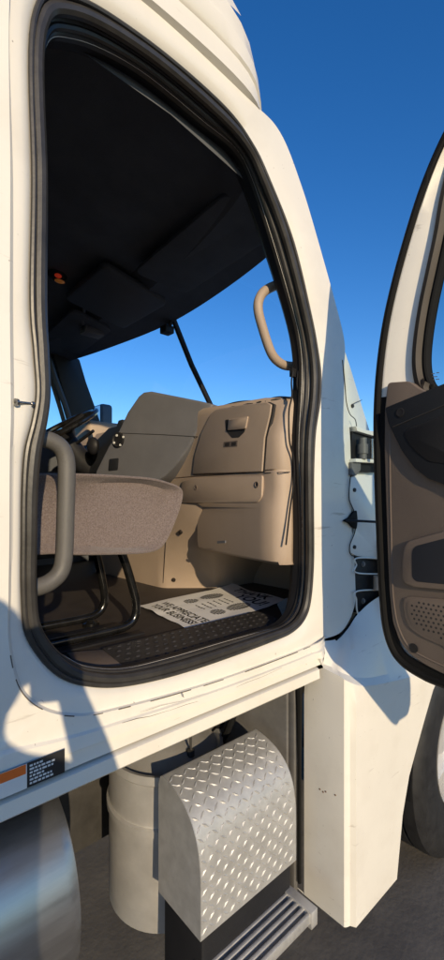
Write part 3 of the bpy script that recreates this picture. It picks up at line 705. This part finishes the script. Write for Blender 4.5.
sbk = MB(); bp_ = [V((.05, 0, .0)), V((.10, 0, .30)), V((.03, 0, .75)), V((-.10, 0, .80)), V((-.16, 0, .70)), V((-.08, 0, .1)), V((-.05, 0, -.1))]
sbk.prism([p + V((0, Y0 + .02, 0)) for p in spline(bp_, 30, True)], (0, Y1 - Y0 - .04, 0)); seat_part(sbk, 'backrest', M['cloth'], bevel=.03, seg=3)
def leg(y, front):
    pts = [at_y(a, b, y) for a, b in front]; pts[-1].z = FZ + .018; return spline(pts, 40)
for y, fr in ((1.33, ((120, 549), (126, 565), (132, 585), (136, 603), (135, 616), (128, 625), (112, 631), (60, 650), (20, 664))), (1.53, ((95, 549), (99, 565), (103, 585), (104.5, 600), (101, 610), (93, 616), (80, 619), (50, 625), (20, 630)))):
    ps = [at_y(a, b, y) for a, b in fr]
    for p in ps[-3:]: p.z = FZ + .018
    k = MB(); k.tube(spline(ps, 60), .0145, 12); seat_part(k, 'leg', M['gloss'])
k = MB(); k.box((.1, 1.36, FZ), (.78, 1.44, FZ + .012)); k.box((.1, 1.27, FZ), (.80, 1.31, FZ + .008)); seat_part(k, 'floor_rail', M['blk'], bevel=.003)
for p in (at_z(91, 622, FZ + .015),):
    k = MB(); k.lathe([(0, .012), (.012, .010), (.018, .003), (.028, -.002), (.030, -.016)], p, (0, 0, 1), 20); seat_part(k, 'floor_bolt', M['gloss'])
k = MB(); k.box((-.2, 1.45, -.19), (.66, 1.68, -.15)); k.box((-.2, 1.60, -.33), (.50, 1.68, -.19)); seat_part(k, 'seat_pan', M['slate'], bevel=.01)
k = MB(); k.box((-.2, 1.25, -.165), (.70, 1.62, -.142)); seat_part(k, 'seat_frame', M['blk'], bevel=.004)

# ================================================================== PASSENGER DOOR
TH = R(86); HP = V((1.185, .655, 0)); DU = V((-math.cos(TH), -math.sin(TH), 0)); DN = V((-math.sin(TH), math.cos(TH), 0))
def door(px, py, lift=0): return at_p(px, py, HP + DN * lift, DN)
def duz(u, z, lift=0): return HP + DU * u + V((0, 0, z)) + DN * lift
def uz(p): return ((p - HP).dot(DU), p.z)
edge_px = [(423, 184), (405, 240), (392, 288), (383.5, 328), (378, 370), (375.5, 410), (375.5, 450), (376.8, 500), (379, 555), (380.8, 592), (384, 626), (391, 649), (402, 664), (420, 676), (443, 686)]
ed = [uz(door(a, b)) for a, b in edge_px]
zb = ed[-1][1] - .004
outl = ed + [(.42, zb - .008), (.70, zb - .008), (.93, zb), (1.02, zb + .05), (1.05, zb + .16), (1.05, .5), (1.05, .93), (1.02, 1.06), (.93, 1.12), (.72, 1.14), (.52, 1.125), (.38, 1.075), (.28, 1.01), (.20, .93)]
def ring(pts, inset):
    ps = [V((a, b, 0)) for a, b in pts]; n_ = len(ps); o = []
    for i in range(n_):
        t = (ps[(i + 1) % n_] - ps[i - 1]).normalized(); nn = V((-t.y, t.x, 0)); o.append(ps[i] + nn * inset)
    return o
sm_out = spline([V((a, b, 0)) for a, b in outl], 160, True)
so2 = [(p.x, p.y) for p in sm_out]
def rr(inset, lift): return [duz(p.x, p.y, lift) for p in ring(so2, inset)]
if (sum(p.x for p in ring(so2, .02)) / 160 - .5) and abs(max(p.x for p in ring(so2, .02))) > 1.05: SG = -1
else: SG = 1
ri = lambda i, l: rr(i * SG, l)
# glass opening (u, z)
gl_px = [(453, 184), (445, 228), (437, 265), (429.5, 300), (424.5, 331), (422.5, 356), (424.5, 374), (430, 384), (441, 387)]
gl = [uz(door(a, b)) for a, b in gl_px]
gz = gl[-1][1]
gl = [(lerp(ed[0][0], gl[0][0], 1), gl[0][1])] + gl[1:] + [(.55, gz + .012), (.85, gz + .02), (.93, gz + .06), (.95, gz + .2), (.95, .86), (.93, .96), (.86, 1.01), (.70, 1.03), (.52, 1.02), (.42, .99), (.33, .945), (.25, .885)]
gsp = [(p.x, p.y) for p in spline([V((a, b, 0)) for a, b in gl], 160, True)]
def gring(out, lift): return [duz(p.x, p.y, lift) for p in ring(gsp, -out * SG)]
dsh = MB()
# the shell: outer skin, edge, inner flange, then the painted frame that slopes towards the glass
dsh.loft([ri(.004, -.085), ri(0, -.075), ri(0, -.012), ri(.004, -.004), ri(.016, 0)], True)
dsh_o = None
# inner frame: from the flange down to the glass opening, matched by angle
def match(a, b):
    out = []
    for p in a:
        out.append(min(b, key=lambda q: (q - p).length))
    return out
fl_in = ri(.016, 0)
gout = gring(.036, -.026)
def polar_match(src, dst, c):
    import bisect
    ang = lambda p: math.atan2(p.z - c.z, (p - c).dot(DU))
    d = sorted((ang(q), i) for i, q in enumerate(dst)); ks = [k for k, _ in d]; o = []
    for p in src:
        a = ang(p); j = bisect.bisect(ks, a) % len(d); i = (j - 1) % len(d)
        a0, a1 = d[i][0], d[j][0]
        span = (a1 - a0) % (2 * math.pi); f = ((a - a0) % (2 * math.pi)) / span if span > 1e-9 else 0
        o.append(lerp(dst[d[i][1]], dst[d[j][1]], f))
    return o
gc = duz(.70, .65)
pm = polar_match(fl_in, gout, gc)
dsh.loft([fl_in, [lerp(a, b, .12) + DN * .003 for a, b in zip(fl_in, pm)], [lerp(a, b, .55) + DN * -.004 for a, b in zip(fl_in, pm)], pm, polar_match(fl_in, gring(.02, -.05), gc)], True)
# outer skin with the window left open
dsh.loft([ri(.004, -.085), polar_match(fl_in, gring(.035, -.085), gc)], True)
droot = dsh.build('passenger_door', M['paint'], truck, sharp=40)
k = MB(); k.tube(ri(-.001, -.005), .0075, 8, True); k.build('door_edge_rubber', M['seal'], droot)
k = MB(); k.tube(ri(.010, .005), .0095, 10, True); e1_, e2_ = ri(.010, .006), ri(.040, .006); ix = [i for i in range(160) if e1_[i].z < .30 and e1_[i].z > -9]
k.loft([[e1_[i] for i in ix], [e2_[i] for i in ix]])
k.build('door_weatherstrip', M['rubber'], droot)
k = MB(); k.loft([gring(.040, -.024), gring(.037, -.014), gring(.024, -.010), gring(.012, -.03)], True); k.build('window_trim', M['brown'], droot)
k = MB(); k.tube(gring(.009, -.03), .007, 8, True); k.loft([gring(.020, -.034), gring(.004, -.034), gring(.0, -.05), gring(.036, -.084)], True); k.build('glass_seal', M['rubber'], droot)
k = MB(); k.add(gring(.002, -.046), [tuple(range(160))]); k.build('window_glass', M['dglass'], droot)
k = MB()
for i, (a, b, l) in enumerate(((431, 373.5, 4), (436.5, 372.5, 3), (430.5, 376.5, 7), (432, 379.5, 3), (436, 379, 3.5))):
    k.prism([door(a, b, -.0448), door(a + l, b - .3, -.0448), door(a + l, b + .5, -.0448), door(a, b + .8, -.0448)], DN * .0004)
k.build('glass_mark', M['grey'], droot)
# trim panel: outline from the photograph's door edge, top under the window
tr_px = [(386, 382), (383.2, 410), (382.8, 450), (384.2, 500), (386.2, 558), (387.8, 592), (391, 622), (397.5, 641), (408, 655), (424, 666), (443, 675.5)]
tr = [uz(door(a, b, .02)) for a, b in tr_px]
tb = tr[-1][1]
tr = tr + [(.45, tb - .012), (.75, tb - .012), (.95, tb), (1.01, tb + .06), (1.02, tb + .3), (1.02, .30), (.98, gz - .02), (.85, gz - .035), (.55, gz - .04)] 
bl = [uz(door(a, b, .02)) for a, b in ((434, 391), (424, 391), (416, 387), (408, 380.5))]
tr = tr + bl
trs = [(p.x, p.y) for p in round_poly([V((a, b, 0)) for a, b in tr], .012, 4)]
def trr(ins, lift): return [duz(p.x, p.y, lift) for p in ring(trs, ins * SG)]
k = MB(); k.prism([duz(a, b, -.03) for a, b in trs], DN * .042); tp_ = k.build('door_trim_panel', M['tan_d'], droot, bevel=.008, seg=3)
def dplate(name, pts, l0, l1, m, parent=None, bev=0, rnd=0): return plate(name, pts, l0, l1, m, parent or droot, bev, rnd, door, DN)
# raised line along the trim
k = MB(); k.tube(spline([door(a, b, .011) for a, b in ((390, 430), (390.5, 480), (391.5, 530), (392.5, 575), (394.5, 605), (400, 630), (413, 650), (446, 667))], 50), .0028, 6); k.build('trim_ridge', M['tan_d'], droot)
dplate('upper_pad', [(389, 408.5), (446, 385.5), (478, 372), (478, 500), (446, 484), (432, 479), (418, 468), (406, 452), (397, 434), (392, 424)], .008, .026, M['dgrey'], None, .004, .006)
k = MB(); k.tube([door(a, b, .0268) for a, b in ((393, 427), (420, 415.5), (446, 404.5), (470, 394))], .0016, 6); k.build('pad_seam', M['ink'], droot)
dplate('pad_recess', [(405, 433), (411, 428), (430, 421), (446, 415), (478, 402), (478, 470), (446, 464), (430, 462), (418, 453), (409, 443)], .020, .0285, M['blk'], None, .003, .01)
for a in ((400.5, 412.5), (414, 648)):
    k = MB(); p = door(*a, .012 if a[1] > 500 else .026); k.lathe([(.011, 0), (.0125, .002), (.010, .0028), (.0085, .0025), (0, .0025)], p, DN, 18); k.build('door_screw_plug', M['blk'], droot)
# storage pocket: raised rim, dark recess
rim = [(406, 556), (408, 546), (412, 540.5), (446, 531), (480, 522), (480, 592), (446, 589), (418, 586.5), (408, 582), (405.5, 576)]
dplate('pocket_rim', rim, .006, .028, M['tan_d'], None, .010, .012)
hole = [(414.5, 556), (415.5, 549), (419, 545.5), (446, 538.5), (480, 530), (480, 586), (446, 583.5), (419, 581), (415, 577)]
dplate('door_pocket', hole, .015, .0288, M['blue'], None, .0, .01)
# speaker grille with punched holes
grl = [(404.5, 604), (406, 597.5), (412, 596), (446, 599), (480, 603), (480, 672), (446, 646), (424, 636.5), (411, 627), (407, 618)]
dplate('speaker_rim', grl, .008, .0165, M['tan_d'], None, .004, .012)
gin = [(lerp(a, 440, .085), lerp(b, 618, .12)) for a, b in grl]
dplate('speaker_grille', gin, .010, .0172, M['tan_d'], None, .001, .01)
k = MB(); poly = [uz(door(a, b, .0175)) for a, b in gin]
def inside(x, y, P):
    r = False
    for i in range(len(P)):
        (a, b), (c, d) = P[i - 1], P[i]
        if (b > y) != (d > y) and x < (c - a) * (y - b) / (d - b) + a: r = not r
    return r
u0, u1 = min(a for a, b in poly), min(max(a for a, b in poly), .42); z0, z1 = min(b for a, b in poly), max(b for a, b in poly)
r_ = .0128; i = 0
zz = z0
while zz < z1:
    uu = u0 + (i % 2) * r_ / 2
    while uu < u1:
        if all(inside(uu + dx, zz + dz, poly) for dx in (-.006, .006) for dz in (-.006, .006)):
            k.add([duz(uu + .0032 * math.cos(q), zz + .0032 * math.sin(q), .0174) for q in (math.pi * j / 4 for j in range(8))], [tuple(range(8))])
        uu += r_
    zz += r_ * .87; i += 1
k.build('grille_holes', M['ink'], droot)
k = MB(); k.prism(round_poly([duz(.5, -.02, .012), duz(.95, .03, .012), duz(.95, .09, .012), duz(.5, .04, .012)], .03), DN * .06); k.build('armrest', M['dgrey'], droot, bevel=.015, seg=3)

# ================================================================== PAPER FLOOR MAT
PO = at_z(138, 606, FZ + .003); PBR = at_z(192, 630, FZ + .003); PTL = at_z(232, 585.5, FZ + .003); PTR = at_z(287, 602, FZ + .003)
pw, ph = .43, .60
def paper_h(a, b):
    x, y = a / pw, b / ph
    return .003 + .006 * abs(noise.noise(V((a * 7, b * 5, 1.3)))) + .010 * max(0, y - .75) * 4 * (.5 + .5 * math.sin(x * 9 + 1)) + .018 * max(0, x - .8) * 3 * max(0, y - .5) + .004 * (1 - y) * math.sin(x * 6)
def paper(a, b, up=0):
    x, y = a / pw, b / ph
    p = lerp(lerp(PO, PBR, x), lerp(PTL, PTR, x), y); return V((p.x, p.y, FZ + paper_h(a, b) + up))
pm_ = MB(); n1, n2 = 26, 34
def wob(i, j):
    a, b = pw * i / n1, ph * j / n2
    if i == n1: a += .008 * noise.noise(V((0, b * 20, 0)))
    if j == 0: b += .010 * noise.noise(V((a * 14, 0, 5)))
    return a, b
pm_.loft([[paper(*wob(i, j)) for i in range(n1 + 1)] for j in range(n2 + 1)])
mato = pm_.build('paper_floor_mat', M['paper'], None, sharp=70)
tag(mato, 'white paper floor mat printed with footprints lying on the cab floor', 'floor mat')
def text_mesh(body, size, x0, y0, width, name, shear=0):
    cu_ = bpy.data.curves.new('t', 'FONT'); cu_.body = body; cu_.size = size; cu_.shear = shear; cu_.offset = size * .024
    ob = bpy.data.objects.new('t', cu_); COL.objects.link(ob)
    me = bpy.data.meshes.new_from_object(ob); bpy.data.objects.remove(ob)
    xs = [v.co.x for v in me.vertices]; sc_ = width / (max(xs) - min(xs)); mn = min(xs)
    k = MB(); k.add([paper(x0 + (v.co.x - mn) * sc_, y0 + v.co.y, .0012) for v in me.vertices], [tuple(p.vertices) for p in me.polygons])
    bpy.data.meshes.remove(me); return k.build(name, M['ink'], mato, smooth=False)
text_mesh('YOUR BUSINESS!', .056, .05, .035, .33, 'printed_words')
text_mesh('WE APPRECIATE', .056, .05, .088, .34, 'printed_words')
text_mesh('YOU!', .085, .20, .445, .20, 'printed_words', .2)
text_mesh('THANK', .085, .10, .520, .26, 'printed_words', .2)
def sole(ca, b0, flip):
    def outline(t): return .042 * math.sin(math.pi * min(1, max(0, t))) ** .45
    for (s0, s1, wd) in ((0, .075, .8), (.10, .24, 1.0)):
        k = MB(); nb = int((s1 - s0) / .012)
        for i in range(nb):
            b = b0 + s0 + (s1 - s0) * (i + .15) / nb; b2 = b + (s1 - s0) / nb * .62
            h = outline((i + .5) / nb) * wd
            for q0, q1 in ((-1, -.36), (-.28, .28), (.36, 1)):
                vs_ = [paper(ca + h * (q0 + (q1 - q0) * t), y, .0012) for y in (b, b2) for t in (0, .5, 1)]
                k.add(vs_, [(0, 1, 4, 3), (1, 2, 5, 4)])
        k.build('printed_footprint', M['ink'], mato, smooth=False)
sole(.115, .19, 0); sole(.325, .19, 1)
for i in range(6):
    k = MB(); b = .20 + i * .036; a = .185
    while a < .25:
        l = random.uniform(.008, .02); k.add([paper(a, b, .0012), paper(a + l, b, .0012), paper(a + l, b + .008, .0012), paper(a, b + .008, .0012)], [(0, 1, 2, 3)]); a += l + .005
    k.build('printed_line', M['ink'], mato, smooth=False)

# ================================================================== THE PHOTOGRAPHER (stands behind the lens; only the shadow reaches the picture)
def loc(r, f, z): return RT * r + FW * f + V((0, 0, z))
ph_root = empty('person', loc(0, -.42, 0).to_2d().to_3d())
tag(ph_root, 'person in dark jacket outside the open door, seen only as a shadow on the cab', 'person')
J = {}; E = []; RAD = {}
def joint(n, p, r, par=None):
    J[n] = loc(*p); RAD[n] = r
    if par: E.append((par, n))
joint('pelvis', (0, -.44, -.72), .135)
joint('waist', (0, -.43, -.52), .125, 'pelvis'); joint('chest', (0, -.42, -.30), .145, 'waist'); joint('collar', (0, -.42, -.15), .095, 'chest')
joint('neck', (0, -.40, -.07), .055, 'collar'); joint('skull', (0, -.385, .03), .088, 'neck'); joint('brow', (0, -.375, .09), .092, 'skull')
for sd_, n in ((1, 'r'), (-1, 'l')):
    joint(n + 'sh', (.175 * sd_, -.42, -.18), .068, 'collar')
    el_ = (.185, -.17, -.30) if sd_ > 0 else (-.24, -.18, -.34)
    joint(n + 'el', el_, .046, n + 'sh'); joint(n + 'fa', tuple(lerp(a, b, .45) for a, b in zip(el_, (.055 * sd_, -.05, -.08))), .042, n + 'el')
    joint(n + 'wr', (.062 * sd_, -.065, -.085), .028, n + 'fa'); joint(n + 'pm', (.056 * sd_, -.042, -.040), .030, n + 'wr')
    for i in range(4):
        y_ = -.075 + .026 * i; L_ = (.8, .95, 1.0, .9)[i]
        joint(n + 'f%da' % i, (.052 * sd_, -.022, y_), .0095, n + 'pm'); joint(n + 'f%db' % i, (.046 * sd_, -.002 - .004, y_ + .006), .0088, n + 'f%da' % i); joint(n + 'f%dc' % i, ((.046 - .022 * L_) * sd_, -.004, y_ + .010), .0078, n + 'f%db' % i)
    joint(n + 'ta', (.040 * sd_, -.045, -.035), .011, n + 'pm'); joint(n + 'tb', (.018 * sd_, -.034, -.030), .009, n + 'ta')
    joint(n + 'hip', (.095 * sd_, -.44, -.80), .095, 'pelvis'); joint(n + 'kn', (.11 * sd_, -.42, -1.17), .062, n + 'hip'); joint(n + 'cf', (.115 * sd_, -.45, -1.32), .058, n + 'kn')
    joint(n + 'an', (.12 * sd_, -.455, -1.57), .042, n + 'cf'); joint(n + 'he', (.12 * sd_, -.46, -1.62), .042, n + 'an'); joint(n + 'to', (.14 * sd_, -.27, -1.625), .035, n + 'he')
ks = list(J); me = bpy.data.meshes.new('body'); me.from_pydata([J[k_] + UP for k_ in ks], [(ks.index(a), ks.index(b)) for a, b in E], [])
skin_m = mat('jacket_and_skin', (.05, .055, .07), .85, bump=.2); me.materials.append(skin_m)
bo = bpy.data.objects.new('body', me); COL.objects.link(bo); bo.parent = ph_root; bo.matrix_parent_inverse = Matrix.Translation(-ph_root.location)
mdf = bo.modifiers.new('skin', 'SKIN'); mdf.use_smooth_shade = True
if not me.skin_vertices: me.attributes.new('skin', 'FLOAT', 'POINT')
for i, k_ in enumerate(ks):
    try: me.skin_vertices[0].data[i].radius = (RAD[k_], RAD[k_]); me.skin_vertices[0].data[i].use_root = (k_ == 'pelvis')
    except Exception: pass
sb_ = bo.modifiers.new('sub', 'SUBSURF'); sb_.levels = sb_.render_levels = 2
face_m = mat('face_skin', (.50, .33, .25), .55)
k = MB(); c = loc(0, -.375, .065); k.ball(c, (.092, .105, .118), nx=20, ny=14); hdm = k.build('face', face_m, ph_root)
k = MB(); k.tube([loc(0, -.275, .075), loc(0, -.258, .04), loc(0, -.268, .032)], [.009, .015, .010], 8); k.build('nose', face_m, hdm)
for sd_ in (1, -1):
    k = MB(); k.ball(loc(.034 * sd_, -.282, .075), .013); k.build('eye', M['white'], hdm)
    k = MB(); k.ball(loc(.095 * sd_, -.38, .055), (.018, .022, .034)); k.build('ear', face_m, hdm)
k = MB(); k.tube([loc(-.026, -.278, .005), loc(0, -.270, .003), loc(.026, -.278, .005)], .006, 8); k.build('mouth', mat('lips', (.38, .17, .14), .5), hdm)
k = MB(); k.ball(loc(0, -.392, .088), (.102, .112, .108), nx=20, ny=14); k.build('hair', mat('dark_hair', (.03, .022, .016), .7, bump=.6), ph_root)
pho = MB(); pc = loc(0, -.014, -.052)
pho.prism(round_poly([pc + RT * a + V((0, 0, b)) for a, b in ((-.037, -.075), (.037, -.075), (.037, .075), (-.037, .075))], .01), FW * .008)
tag(pho.build('phone', M['blk'], None, bevel=.001), 'black phone held up in both hands outside the truck', 'phone')
